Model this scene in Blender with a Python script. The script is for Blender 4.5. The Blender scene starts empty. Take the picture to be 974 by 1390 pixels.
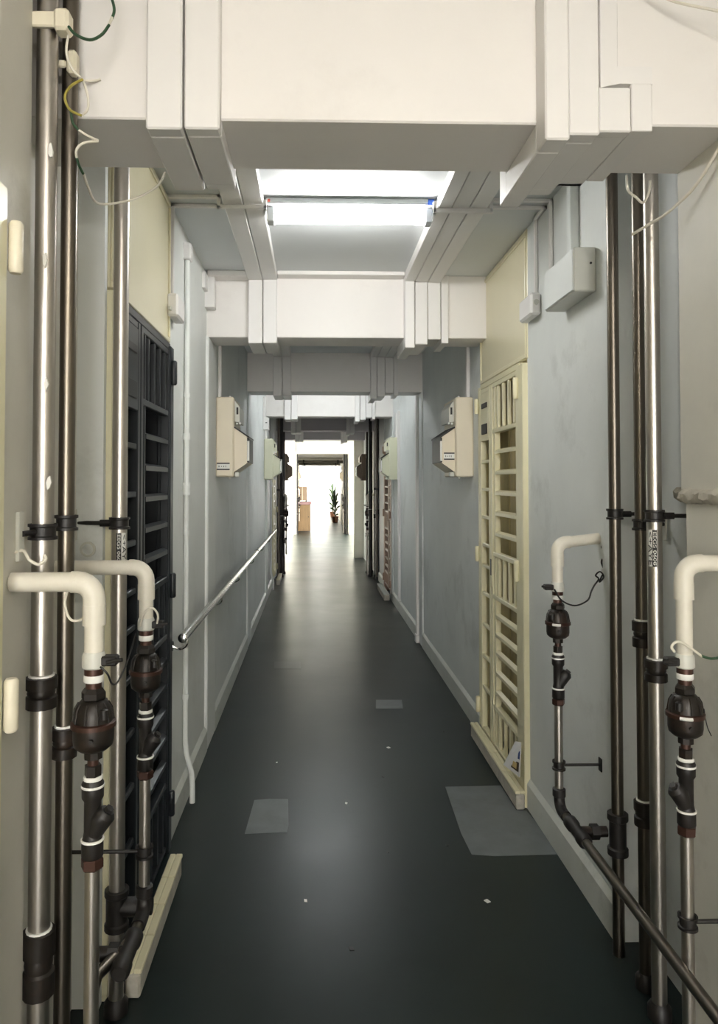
import bpy, math, random
from mathutils import Vector
random.seed(4)
sc = bpy.context.scene
COL = sc.collection
# ------------------------------------------------------------------ camera, world, light, exposure
EYE = 1.5
cam_d = bpy.data.cameras.new('camera'); cam = bpy.data.objects.new('camera', cam_d); COL.objects.link(cam)
cam_d.sensor_fit = 'VERTICAL'; cam_d.sensor_height = 36; cam_d.lens = 977 / 1390 * 36
cam_d.shift_x = 35 / 1390; cam_d.shift_y = -64 / 1390
cam.location = (0, 0, EYE)
cam.rotation_euler = (math.radians(91.4), 0, math.radians(-1.5))
cam_d.clip_start = 0.05; cam_d.clip_end = 300
sc.camera = cam

world = bpy.data.worlds.new('daylight'); sc.world = world; world.use_nodes = True
bg = world.node_tree.nodes['Background']
bg.inputs[0].default_value = (1.0, 0.97, 0.92, 1); bg.inputs[1].default_value = 13.0
sun_d = bpy.data.lights.new('sun', 'SUN'); sun_d.energy = 7; sun_d.angle = math.radians(2); sun_d.color = (1, .96, .88)
sun = bpy.data.objects.new('sun', sun_d); COL.objects.link(sun)
sun.rotation_euler = (0, math.radians(52), math.radians(8))
sc.view_settings.view_transform = 'Standard'; sc.view_settings.look = 'None'
sc.view_settings.gamma = 1; sc.view_settings.exposure = 0.3
sc.cycles.max_bounces = 8; sc.cycles.diffuse_bounces = 5; sc.cycles.glossy_bounces = 4
sc.cycles.sample_clamp_indirect = 6; sc.cycles.caustics_reflective = False; sc.cycles.caustics_refractive = False
TUBE_W = 46.0      # emission of the fluorescent tubes in the corridor
TUBE_NEAR = 62.0   # the warm tube behind the photographer

# ------------------------------------------------------------------ helpers
F_, PX, PY = 977., 452., 631.
yw, pt = math.radians(1.5), math.radians(1.4)
FV = Vector((math.sin(yw)*math.cos(pt), math.cos(yw)*math.cos(pt), math.sin(pt)))
RV = Vector((math.cos(yw), -math.sin(yw), 0)); UV = RV.cross(FV)
def at(px, py, Y):
    """point of the place at distance Y along the corridor seen at a photograph pixel"""
    d = FV + RV*((px-PX)/F_) + UV*((PY-py)/F_)
    return Vector((0, 0, EYE)) + d*(Y/d.y)

YA, YS = 0.0, 1.0           # corridor map: y -> YA + YS*y  (far flats are mirrored / repeated layouts)
def set_map(a=0.0, s=1.0):
    global YA, YS
    YA, YS = a, s
def my(y): return YA + YS*y

class MB:
    def __init__(self): self.v = []; self.f = []
    def box(self, x0, x1, y0, y1, z0, z1, b=0.0):
        if x0 > x1: x0, x1 = x1, x0
        if y0 > y1: y0, y1 = y1, y0
        n = len(self.v)
        if b <= 0:
            self.v += [(x, y, z) for z in (z0, z1) for y in (y0, y1) for x in (x0, x1)]
            self.f += [tuple(n+i for i in q) for q in ((0,2,3,1),(4,5,7,6),(0,1,5,4),(2,6,7,3),(0,4,6,2),(1,3,7,5))]
        else:
            # chamfered box: 24 verts
            b = min(b, (x1-x0)*.45, (y1-y0)*.45, (z1-z0)*.45)
            idx = {}
            for sx in (0,1):
                for sy in (0,1):
                    for sz in (0,1):
                        X=(x0,x1)[sx]; Y=(y0,y1)[sy]; Z=(z0,z1)[sz]
                        ix=X+(b if sx==0 else -b); iy=Y+(b if sy==0 else -b); iz=Z+(b if sz==0 else -b)
                        for k,p in enumerate(((X,iy,iz),(ix,Y,iz),(ix,iy,Z))):
                            idx[(sx,sy,sz,k)] = len(self.v); self.v.append(p)
            def q(*a): self.f.append(tuple(idx[i] for i in a))
            for s in (0,1):
                o = [(s,0,0,0),(s,1,0,0),(s,1,1,0),(s,0,1,0)]; q(*(o if s else o[::-1]))
                o = [(0,s,0,1),(0,s,1,1),(1,s,1,1),(1,s,0,1)]; q(*(o if s else o[::-1]))
                o = [(0,0,s,2),(1,0,s,2),(1,1,s,2),(0,1,s,2)]; q(*(o if s else o[::-1]))
            for a in (0,1):
                for c in (0,1):
                    fl = (a == c)
                    o=[(a,c,0,0),(a,c,1,0),(a,c,1,1),(a,c,0,1)]; q(*(o[::-1] if fl else o))
                    o=[(a,0,c,0),(a,1,c,0),(a,1,c,2),(a,0,c,2)]; q(*(o if fl else o[::-1]))
                    o=[(0,a,c,1),(1,a,c,1),(1,a,c,2),(0,a,c,2)]; q(*(o[::-1] if fl else o))
            for sx in (0,1):
                for sy in (0,1):
                    for sz in (0,1):
                        o=[(sx,sy,sz,0),(sx,sy,sz,1),(sx,sy,sz,2)]
                        q(*(o if (sx+sy+sz)%2 else o[::-1]))
        return self
    def lathe(self, prof, c, axis='z', n=20, cap=True):
        """prof: list of (radius, distance along axis)"""
        base = len(self.v)
        for r, h in prof:
            for i in range(n):
                a = 2*math.pi*i/n; u, w = r*math.cos(a), r*math.sin(a)
                self.v.append({'z': (c[0]+u, c[1]+w, c[2]+h), 'y': (c[0]+w, c[1]+h, c[2]+u), 'x': (c[0]+h, c[1]+u, c[2]+w)}[axis])
        up = prof[-1][1] >= prof[0][1]
        for k in range(len(prof)-1):
            for i in range(n):
                j = (i+1) % n
                q = (base+k*n+i, base+k*n+j, base+(k+1)*n+j, base+(k+1)*n+i)
                self.f.append(q if up else q[::-1])
        if cap:
            a = tuple(base+i for i in range(n)); b = tuple(base+(len(prof)-1)*n+i for i in range(n))
            self.f += [a[::-1], b] if up else [a, b[::-1]]
        return self
    def tube(self, pts, r, n=8, cap=True):
        P = [Vector(p) for p in pts]; base = len(self.v); m = len(P)
        rr = r if isinstance(r, (list, tuple)) else [r]*m
        t0 = (P[1]-P[0]).normalized()
        ref = Vector((0, 0, 1)) if abs(t0.z) < .9 else Vector((0, 1, 0))
        u = t0.cross(ref).normalized()
        for k in range(m):
            if k == 0: t = P[1]-P[0]
            elif k == m-1: t = P[-1]-P[-2]
            else: t = (P[k]-P[k-1]).normalized() + (P[k+1]-P[k]).normalized()
            t = t.normalized() if t.length > 1e-9 else t0
            u = (u - t*u.dot(t)); u = u.normalized() if u.length > 1e-6 else t.orthogonal().normalized()
            w = t.cross(u)
            for i in range(n):
                a = 2*math.pi*i/n
                self.v.append(tuple(P[k] + (u*math.cos(a)+w*math.sin(a))*rr[k]))
        for k in range(m-1):
            for i in range(n):
                j = (i+1) % n
                self.f.append((base+k*n+i, base+k*n+j, base+(k+1)*n+j, base+(k+1)*n+i))
        if cap:
            self.f.append(tuple(base+i for i in range(n))[::-1]); self.f.append(tuple(base+(m-1)*n+i for i in range(n)))
        return self
    def prism(self, poly, a0, a1, axis='y'):
        """polygon (p,q) swept along axis; axis y: (x,z); axis x: (y,z); axis z: (x,y)"""
        base = len(self.v); n = len(poly)
        area = sum(poly[i][0]*poly[(i+1)%n][1]-poly[(i+1)%n][0]*poly[i][1] for i in range(n))
        if area < 0: poly = poly[::-1]
        for a in (a0, a1):
            for p, q in poly:
                self.v.append({'y': (p, a, q), 'x': (a, p, q), 'z': (p, q, a)}[axis])
        flip = (axis == 'y') != (a1 < a0)
        fs = [tuple(base+i for i in range(n))[::-1], tuple(base+n+i for i in range(n))]
        fs += [(base+i, base+(i+1)%n, base+n+(i+1)%n, base+n+i) for i in range(n)]
        self.f += [q[::-1] for q in fs] if flip else fs
        return self
    def build(self, name, mat, parent=None, smooth=False):
        off = OFF.get(parent.name, Vector((0,0,0))) if parent else Vector((0,0,0))
        me = bpy.data.meshes.new(name)
        me.from_pydata([(x-off.x, my(y)-off.y, z-off.z) for x, y, z in self.v], [], [f[::-1] for f in self.f] if YS < 0 else self.f)
        me.materials.append(M[mat] if isinstance(mat, str) else mat)
        if smooth:
            me.polygons.foreach_set('use_smooth', [True]*len(me.polygons)); me.set_sharp_from_angle(angle=math.radians(38))
        me.update()
        o = bpy.data.objects.new(name, me); COL.objects.link(o)
        if parent: o.parent = parent; OFF[o.name] = off
        return o
OFF = {}
def tag(o, label, cat, group=None):
    o['label'] = label; o['category'] = cat
    if group: o['group'] = group
    return o
def thing(name, label, cat, loc, group=None):
    o = bpy.data.objects.new(name, None); COL.objects.link(o); o.empty_display_size = .05
    o.location = (loc[0], my(loc[1]), loc[2]); OFF[o.name] = Vector(o.location)
    return tag(o, label, cat, group)
def struct(name, mb, mat, parent=None, smooth=False):
    o = mb.build(name, mat, parent, smooth)
    if not parent: o['kind'] = 'structure'
    return o
def B(*a, **k): return MB().box(*a, **k)
def arc(c, r, a0, a1, n, fn):
    return [fn(c, r*math.cos(a0+(a1-a0)*i/n), r*math.sin(a0+(a1-a0)*i/n)) for i in range(n+1)]
def smooth_path(pts, n=6):
    P = [Vector(p) for p in pts]; out = []
    for i in range(len(P)-1):
        p0 = P[max(i-1, 0)]; p1 = P[i]; p2 = P[i+1]; p3 = P[min(i+2, len(P)-1)]
        for k in range(n):
            t = k/n
            out.append(.5*((2*p1)+(p2-p0)*t+(2*p0-5*p1+4*p2-p3)*t*t+(3*p1-p0-3*p2+p3)*t**3))
    return out+[P[-1]]

# ------------------------------------------------------------------ materials
M = {}
def mat(name, col, rough=.6, metal=0., var=.0, scale=3., bump=0., bscale=40., dirt=None, dirt_amt=0., dscale=1.2, rvar=0., spec=.5, stretch=(1,1,1)):
    m = bpy.data.materials.new(name); m.use_nodes = True; nt = m.node_tree; N = nt.nodes; L = nt.links
    p = N['Principled BSDF']
    p.inputs['Roughness'].default_value = rough; p.inputs['Metallic'].default_value = metal
    p.inputs['Specular IOR Level'].default_value = spec
    p.inputs['Base Color'].default_value = (*col, 1)
    tc = N.new('ShaderNodeNewGeometry')
    mp = N.new('ShaderNodeMapping'); mp.inputs['Scale'].default_value = stretch; L.new(tc.outputs['Position'], mp.inputs['Vector'])
    last = None
    if var > 0:
        nz = N.new('ShaderNodeTexNoise'); nz.inputs['Scale'].default_value = scale; nz.inputs['Detail'].default_value = 6; nz.inputs['Roughness'].default_value = .6
        L.new(mp.outputs[0], nz.inputs['Vector'])
        r = N.new('ShaderNodeValToRGB'); r.color_ramp.elements[0].position = .3; r.color_ramp.elements[1].position = .7
        r.color_ramp.elements[0].color = (*[c*(1-var) for c in col], 1); r.color_ramp.elements[1].color = (*[min(1, c*(1+var*.5)) for c in col], 1)
        L.new(nz.outputs['Fac'], r.inputs[0]); last = r.outputs[0]
        if rvar > 0:
            mr = N.new('ShaderNodeMapRange'); mr.inputs[1].default_value = .3; mr.inputs[2].default_value = .7
            mr.inputs[3].default_value = max(.02, rough-rvar); mr.inputs[4].default_value = rough+rvar
            L.new(nz.outputs['Fac'], mr.inputs[0]); L.new(mr.outputs[0], p.inputs['Roughness'])
    if dirt:
        nz2 = N.new('ShaderNodeTexNoise'); nz2.inputs['Scale'].default_value = dscale; nz2.inputs['Detail'].default_value = 9; nz2.inputs['Roughness'].default_value = .72
        L.new(mp.outputs[0], nz2.inputs['Vector'])
        r2 = N.new('ShaderNodeValToRGB'); r2.color_ramp.elements[0].position = .55; r2.color_ramp.elements[1].position = .75
        r2.color_ramp.elements[0].color = (0,0,0,1); r2.color_ramp.elements[1].color = (dirt_amt,)*3+(1,)
        L.new(nz2.outputs['Fac'], r2.inputs[0])
        mx = N.new('ShaderNodeMix'); mx.data_type = 'RGBA'
        L.new(r2.outputs[0], mx.inputs[0])
        if last: L.new(last, mx.inputs[6])
        else: mx.inputs[6].default_value = (*col, 1)
        mx.inputs[7].default_value = (*dirt, 1); last = mx.outputs[2]
    if last: L.new(last, p.inputs['Base Color'])
    if bump > 0:
        nb = N.new('ShaderNodeTexNoise'); nb.inputs['Scale'].default_value = bscale; nb.inputs['Detail'].default_value = 4
        L.new(mp.outputs[0], nb.inputs['Vector'])
        bp = N.new('ShaderNodeBump'); bp.inputs['Strength'].default_value = bump; bp.inputs['Distance'].default_value = .004
        L.new(nb.outputs['Fac'], bp.inputs['Height']); L.new(bp.outputs[0], p.inputs['Normal'])
    M[name] = m
    return m
def emit(name, col, s):
    m = bpy.data.materials.new(name); m.use_nodes = True; p = m.node_tree.nodes['Principled BSDF']
    p.inputs['Base Color'].default_value = (.9,.9,.9,1); p.inputs['Emission Color'].default_value = (*col, 1); p.inputs['Emission Strength'].default_value = s
    M[name] = m
mat('wall_blue', (.79,.815,.80), .55, var=.07, scale=2.2, bump=.35, bscale=14, dirt=(.33,.34,.31), dirt_amt=.45, dscale=1.6)
mat('wall_grey', (.68,.66,.59), .55, var=.10, scale=2.4, bump=.4, bscale=16, dirt=(.27,.25,.20), dirt_amt=.5, dscale=1.9)
mat('wall_white', (.82,.84,.82), .5, var=.04, scale=2., bump=.25, bscale=16, dirt=(.5,.5,.46), dirt_amt=.3, dscale=2.2)
mat('skirt', (.66,.68,.64), .5, var=.08, scale=4., bump=.3, bscale=18, dirt=(.25,.25,.21), dirt_amt=.5, dscale=3.)
mat('beam_paint', (.84,.81,.78), .55, var=.025, scale=3., bump=.15, bscale=12, dirt=(.62,.58,.54), dirt_amt=.25, dscale=2.4)
mat('ceiling_paint', (.71,.735,.74), .6, var=.03, scale=1.5, bump=.15, bscale=10)
mat('casing', (.82,.80,.78), .45, var=.02, scale=5.)
mat('wall_dimmed', (.40,.41,.42), .5, var=.08, scale=2.2, bump=.3, bscale=14)  # dimness of the bays before the lobby, put into the wall colour
mat('beam_dimmed', (.44,.42,.44), .55, var=.03, scale=3.)  # darker copy of beam_paint: shade on the last two beams as colour
mat('cream_lobby', (.80,.78,.68), .6, var=.03)
mat('mortar', (.52,.49,.42), .9, var=.2, scale=18., bump=1., bscale=60)
mat('floor_paint', (.010,.0175,.0168), .33, var=.35, scale=1.4, bump=.06, bscale=9, dirt=(.026,.031,.029), dirt_amt=.35, dscale=1.3, rvar=.03, spec=.29)
mat('floor_patch', (.13,.145,.15), .45, var=.18, scale=9., dirt=(.07,.075,.075), dirt_amt=.6, dscale=7.)
mat('cream_gate', (.80,.75,.52), .35, var=.05, scale=9., dirt=(.48,.38,.2), dirt_amt=.25, dscale=9.)
mat('cream_panel', (.80,.74,.53), .3, var=.04, scale=2.)
mat('cream_door', (.55,.47,.26), .45, var=.12, scale=3., stretch=(8,8,.6))
mat('dark_gate', (.016,.020,.024), .38, var=.2, scale=9.)
mat('dark_door', (.006,.006,.007), .5)
mat('brown_gate', (.32,.21,.15), .45, var=.1, scale=9.)
mat('steel', (.52,.485,.44), .36, 1., var=.06, scale=3., stretch=(3,3,.8), dirt=(.22,.17,.12), dirt_amt=.3, dscale=1.1)
mat('steel_dark', (.17,.15,.125), .34, 1., var=.08, scale=3., stretch=(3,3,.8), dirt=(.25,.2,.1), dirt_amt=.3, dscale=1.1)
mat('rail_steel', (.62,.62,.60), .16, 1.)
mat('pvc', (.76,.72,.62), .4, var=.07, scale=14., dirt=(.45,.40,.30), dirt_amt=.35, dscale=14.)
mat('hinge_cream', (.82,.76,.60), .4, var=.06, scale=20.)
mat('rubber', (.012,.010,.009), .5, var=.3, scale=26.)
mat('bronze', (.020,.016,.013), .42, .35, var=.25, scale=22., dirt=(.10,.05,.03), dirt_amt=.5, dscale=12.)
mat('copper_brown', (.07,.033,.024), .42, .5, var=.3, scale=18.)
mat('tape', (.85,.84,.80), .6)
mat('black', (.008,.008,.008), .45)
mat('fuse_cream', (.78,.70,.55), .42, var=.04, scale=6.)
mat('fuse_green', (.70,.70,.53), .42, var=.04, scale=6.)
mat('fuse_brown', (.20,.14,.09), .45, var=.1, scale=9.)
mat('box_metal', (.62,.62,.56), .4, var=.05, scale=7.)
mat('wire_white', (.72,.68,.58), .5)
mat('wire_green', (.02,.06,.025), .5)
mat('wire_yellow', (.32,.27,.05), .5)
mat('wire_black', (.012,.012,.012), .5)
mat('label_white', (.78,.78,.74), .5)
mat('label_black', (.02,.02,.02), .5)
mat('paint_flake', (.85,.83,.78), .7)
mat('wood', (.26,.165,.075), .5, var=.18, scale=4., stretch=(6,6,1))
mat('pink_top', (.34,.20,.20), .5)
mat('cardboard', (.36,.26,.17), .7, var=.08, scale=6.)
mat('leaf', (.05,.10,.04), .5, var=.3, scale=9.)
mat('clay', (.30,.14,.08), .7)
mat('paper', (.86,.86,.85), .6)
mat('print_blue', (.05,.10,.30), .5)
mat('print_dark', (.05,.035,.02), .5)
mat('print_tan', (.60,.45,.20), .5)
mat('batten', (.80,.84,.86), .4)
mat('red_mark', (.7,.12,.08), .5); mat('blue_mark', (.03,.12,.55), .5)
emit('tube_cool', (1.0,.995,.97), TUBE_W); emit('tube_mid', (.97,1.0,1.0), TUBE_W*1.25); emit('tube_warm', (1.0,.93,.84), TUBE_NEAR)

# ------------------------------------------------------------------ the shell
XL, XR = -.615, .995         # wall faces
SL, SR = -.598, .980         # skirting and column faces
CEIL = 2.69; BB = 2.33; BT = .26
MIRA = 13.43                 # the flats are mirrored about the third beam
BEAMS = [1.635+2.475*i for i in range(6)]
struct('floor', B(-2.5, 4.5, -4.5, 62, -.2, 0), 'floor_paint')
struct('ceiling', B(-2.5, 1.7, -4.5, 14.3, CEIL, CEIL+.2), 'ceiling_paint')
struct('ceiling', B(-1.2, 1.7, 14.3, 20.9, CEIL, CEIL+.2), 'ceiling_paint')
struct('ceiling', B(-.95, 4.5, 20.9, 52, CEIL, CEIL+.2), 'ceiling_paint')
def seg(name, side, y0, y1, m, z0=0, z1=CEIL, face=None):
    x = face if face is not None else (XL if side < 0 else XR)
    return struct(name, B(x, x+side*.28, y0, y1, z0, z1), m)
D_L = (2.13, 3.04); D_R = (3.33, 4.28); N_L = (1.53, 2.13); N_R = (1.89, 2.36); D_L0 = (.46, 1.372)
# left wall
seg('wall_left', -1, -4.5, D_L0[0], 'wall_grey')
seg('wall_left', -1, D_L0[1], N_L[0], 'wall_grey', face=-.602)
for a, s in ((0, 1), (MIRA, -1)):
    set_map(a, s); g = s > 0
    seg('wall_left', -1, N_L[0], N_L[1], 'wall_grey' if g else 'wall_dimmed', face=-.69)
    struct('wall_left', B(-.70, -.612, 2.105, N_L[1], 0, CEIL), 'wall_blue')
    seg('wall_left', -1, D_L[1], 4.11, 'wall_white' if g else 'wall_dimmed')
    seg('wall_left', -1, 4.11, MIRA/2, 'wall_blue')
    # right wall
    seg('wall_right', 1, N_R[0], N_R[1], 'wall_blue' if g else 'wall_dimmed', face=1.075)
    seg('wall_right', 1, N_R[1], D_R[0], 'wall_blue' if g else 'wall_dimmed')
    seg('wall_right', 1, D_R[1], MIRA/2, 'wall_blue')
set_map()
seg('wall_right', 1, -4.5, 1.6, 'wall_grey')
seg('wall_right', 1, 1.6, 1.89, 'wall_grey', z0=1.482, face=.975)      # upper half of the pier
seg('wall_right', 1, 1.6, 1.875, 'wall_grey', z1=1.45, face=.980)      # lower half of the pier
mb = MB(); n = 46
for i in range(n+1):
    y = 1.58+.50*i/n; e = [random.uniform(-.004, .004) for _ in range(4)]; xo = 0 if y < 1.888 else .085
    mb.v += [(1.10, y, 1.444), (xo+.975+e[0], y, 1.446+e[1]*.7), (xo+.962+e[2], y, 1.458+e[3]), (xo+.962+e[1], y, 1.472+e[0]), (xo+.976+e[3], y, 1.484+e[2]*.7), (1.10, y, 1.486)]
for i in range(n):
    for k in range(6):
        a, b_ = 6*i+k, 6*i+(k+1) % 6
        mb.f.append((a, a+6, b_+6, b_))
mb.f += [tuple(range(6)), tuple(range(6*n+5, 6*n-1, -1))]
tag(mb.build('mortar_ledge', 'mortar', None, True), 'rough grey mortar ledge across the right-hand pier behind the pipes', 'ledge')
set_map(MIRA, -1)
seg('wall_left', -1, -.87, D_L0[0], 'wall_dimmed'); seg('wall_left', -1, D_L0[1], N_L[0], 'wall_dimmed', face=-.60)
seg('wall_right', 1, -.87, 1.89, 'wall_dimmed', face=.985)
set_map()
# baseboards (chamfered top edge)
def skirting(name, side, y0, y1):
    s = SL if side < 0 else SR; w = XL if side < 0 else XR
    p = [(w+side*.01, 0), (s, 0), (s, .112), (w, .135), (w+side*.01, .135)]
    struct(name, MB().prism(p, y0, y1, 'y'), 'skirt')
for a, s in ((0, 1), (MIRA, -1)):
    set_map(a, s)
    skirting('baseboard_left', -1, D_L[1]+.02, BEAMS[1]-.03); skirting('baseboard_left', -1, BEAMS[1]+BT+.03, BEAMS[2]-.03)
    skirting('baseboard_right', 1, N_R[1], D_R[0]); skirting('baseboard_right', 1, D_R[1], BEAMS[2]-.03)
set_map()
skirting('baseboard_left', -1, -4.4, .4); skirting('baseboard_right', 1, -4.4, 1.6)
# beams and the shallow piers below them
for i, y in enumerate(BEAMS):
    struct('trim_beam', B(-.72 if i == 0 else XL-.1, 1.1, y, y+BT, BB, CEIL+.02, b=.004), 'beam_paint' if i < 4 else 'beam_dimmed')
    if i > 0:
        struct('trim_pier_left', B(XL-.02, SL, y-.03, y+BT+.03, 0, BB, b=.006), 'wall_white' if i == 1 else 'wall_blue')
        if i > 1: struct('trim_pier_right', B(XR+.02, SR, y-.03, y+BT+.03, 0, BB, b=.006), 'wall_blue')
struct('trim_beam', B(-.72, 1.1, 1.635-2.475, 1.635-2.475+BT, BB, CEIL+.02, b=.004), 'beam_paint')
# lobby: open to daylight on the right, cream walls
struct('wall_left', B(-.9, -.60, 14.3, 20.9, 0, CEIL), 'cream_lobby')
struct('trim_pier_right', B(.785, 1.3, 14.26, 14.46, 0, CEIL, b=.006), 'cream_lobby')
struct('trim_beam', B(-.62, .80, 14.28, 14.46, BB, CEIL, b=.006), 'cream_lobby')
struct('trim_pier_left', B(-.9, -.52, 20.85, 21.05, 0, CEIL, b=.006), 'cream_lobby')
struct('trim_pier_right', B(.99, 1.5, 20.85, 21.05, 0, CEIL, b=.006), 'cream_lobby')
struct('trim_beam', B(-.55, 1.0, 20.85, 21.05, BB, CEIL, b=.006), 'cream_lobby')
# the wing beyond the lobby
struct('wall_left', B(-.9, -.60, 21.05, 29.5, 0, CEIL), 'cream_lobby')
struct('wall_left', B(-.72, -.60, 29.5, 52, 0, 1.0), 'cream_lobby')
struct('wall_right', B(1.0, 1.3, 21.05, 52, 0, CEIL), 'cream_lobby')
for i in range(9):
    y = 23.6+2.475*i
    struct('trim_beam', B(-.62, 1.02, y, y+BT, BB, CEIL, b=.006), 'beam_paint')
# outer casing of the flats so that no sky light leaks past the thin corridor walls
struct('wall_back', B(-2.5, -.88, -4.5, 14.3, 0, CEIL), 'dark_door')
struct('wall_back', B(1.25, 1.7, -4.5, 14.25, 0, CEIL), 'dark_door')

# ------------------------------------------------------------------ ceiling trunking
def trunking(label, x0, x1, t, tw, y_in=None, group=None):
    r = thing('cable_trunking', label, 'trunking', ((x0+x1)/2, -.5, CEIL), group)
    e = .0015
    prev = -.5
    for i, y in enumerate(BEAMS):
        B(x0, x1, prev, y-tw, CEIL-t, CEIL, b=.004).build('ceiling_run', 'casing', r)
        B(x0+e, x1-e, y-tw, y-.0005, BB-tw+.0, CEIL, b=.004).build('beam_drop', 'casing', r)
        B(x0+e, x1-e, y-.0005, y+BT+.006, BB-tw, BB, b=.003).build('beam_underside', 'casing', r)
        B(x0+e, x1-e, y+BT+.0005, y+BT+tw, BB-tw, CEIL, b=.004).build('beam_drop', 'casing', r)
        prev = y+BT+tw
    return r
trunking('wide white cable trunking wrapping the beams, the one nearer the left wall', -.377, -.2945, .042, .042)
trunking('wide white cable trunking wrapping the beams, paired on its left with a twin', -.2925, -.211, .040, .040)
trunking('deepest narrow white trunking wrapping the beams, next to the lamp', .511, .569, .050, .068)
trunking('white trunking wrapping the beams between the deepest duct and the thin ones', .571, .646, .046, .044)
# the two thin ducts nearer the right wall, with a jog on the first beam
r = thing('cable_trunking', 'shallow white trunking piece under the jog of the thin duct', 'trunking', (.685, 1.6, 2.3))
B(.648, .722, 1.605, 1.6345, 2.30, 2.403, b=.003).build('beam_drop', 'casing', r)
B(.648, .722, 1.6345, 1.635+BT+.02, 2.302, BB, b=.003).build('beam_underside', 'casing', r)
B(.648, .722, 1.635+BT, 1.635+BT+.02, 2.302, CEIL, b=.003).build('beam_drop', 'casing', r)
r = thing('cable_trunking', 'thinnest white duct on the beams that jogs sideways around a flat trunking', 'trunking', (.73, 1.6, 2.3))
B(.655, .697, 1.613, 1.6345, 2.44, CEIL, b=.002).build('beam_drop', 'casing', r)
MB().prism([(.655,2.44),(.697,2.455),(.775,2.455),(.775,2.415),(.70,2.415),(.655,2.405)], 1.612, 1.6345, 'y').build('jog', 'casing', r)
B(.727, .775, 1.613, 1.6345, 2.306, 2.42, b=.002).build('beam_drop', 'casing', r)
B(.727, .775, 1.6345, 1.635+BT, 2.308, BB, b=.002).build('beam_underside', 'casing', r)
for i in (1, 2, 3):
    y = BEAMS[i]
    B(.648, .722, y-.03, y-.0005, BB-.012, CEIL, b=.003).build('beam_drop', 'casing', r)
    B(.727, .768, y-.02, y-.0005, 2.298, CEIL, b=.002).build('beam_drop', 'casing', r)
    B(.727, .768, y, y+BT, 2.298, BB, b=.002).build('beam_underside', 'casing', r)
    B(.648, .722, BEAMS[i-1]+BT+.03, y-.03, CEIL-.046, CEIL, b=.003).build('ceiling_run', 'casing', r)
struct('trim_cornice', B(-.60, -.378, 4.02, 4.11, CEIL-.035, CEIL, b=.004), 'beam_paint')
struct('trim_cornice', B(-.21, .51, 4.02, 4.11, CEIL-.022, CEIL, b=.004), 'beam_paint')

# ------------------------------------------------------------------ fluorescent lamps
def lamp(y, label, glow, xc=.15):
    r = thing('batten_lamp', label, 'lamp', (xc, y, CEIL))
    B(xc-.352, xc+.352, y-.065, y+.065, 2.664, CEIL, b=.006).build('batten', 'batten', r)
    B(xc-.350, xc-.318, y-.03, y+.03, 2.60, 2.664, b=.005).build('end_cap', 'batten', r)
    B(xc+.318, xc+.350, y-.03, y+.03, 2.60, 2.664, b=.005).build('end_cap', 'batten', r)
    MB().lathe([(.028,-.317),(.028,.317)], (xc, y, 2.630), 'x', 16).build('tube', glow, r, True)
    B(xc-.345, xc-.335, y-.0675, y-.064, 2.668, 2.68).build('sticker', 'red_mark', r)
    B(xc+.325, xc+.350, y-.0675, y-.064, 2.662, 2.685).build('sticker', 'blue_mark', r)
    return r
lamp(3.04, 'lit white fluorescent batten lamp on the ceiling above the two gates', 'tube_cool')
lamp(7.99, 'lit fluorescent batten lamp on the ceiling between the third and fourth beams', 'tube_mid')
lamp(-.25, 'lit fluorescent batten lamp behind the first beam on the near ceiling', 'tube_warm')

# conduits feeding the lamp, along the ceiling and down to the junction boxes
def strip(mb, pts, w=.016):
    for p, q in zip(pts[:-1], pts[1:]):
        lo = [min(a, b)-w/2 for a, b in zip(p, q)]; hi = [max(a, b)+w/2 for a, b in zip(p, q)]
        mb.box(lo[0], hi[0], lo[1], hi[1], lo[2], hi[2], b=.003)
    return mb
r = thing('lamp_conduit', 'white square conduit from the lamp to the left wall junction box', 'conduit', (-.6, 3.0, 2.2))
strip(MB(), [(-.205, 2.955, 2.66), (-.205, 2.955, 2.637), (-.395, 2.955, 2.637), (-.395, 2.955, 2.678), (-.603, 2.955, 2.678)]).build('ceiling_run', 'casing', r)
strip(MB(), [(-.40, 3.06, 2.68), (-.605, 3.06, 2.68), (-.605, 3.06, 2.28)]).build('wall_drop', 'casing', r)
b = B(-.612, -.565, 2.98, 3.14, 2.19, 2.285, b=.008).build('junction_box', 'casing', r)
B(-.60, -.59, 2.955, 2.982, 2.21, 2.225).build('knockout', 'box_metal', b)
r = thing('lamp_conduit', 'white square conduit from the lamp to the junction box beside the cream transom', 'conduit', (.99, 3.0, 2.2))
strip(MB(), [(.50, 2.955, 2.66), (.50, 2.955, 2.628), (.735, 2.955, 2.632), (.735, 2.955, 2.676), (.985, 2.955, 2.676), (.985, 2.955, 2.30)]).build('outer_run', 'casing', r)
strip(MB(), [(.74, 3.03, 2.676), (.985, 3.03, 2.676), (.985, 3.16, 2.676), (.985, 3.16, 2.30)]).build('inner_run', 'casing', r)
b = B(.945, .994, 3.11, 3.29, 2.235, 2.335, b=.01).build('junction_box', 'casing', r)
MB().lathe([(.012, 0), (.012, -.006)], (.97, 3.11, 2.29), 'y', 12).build('knockout', 'box_metal', b)

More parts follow.
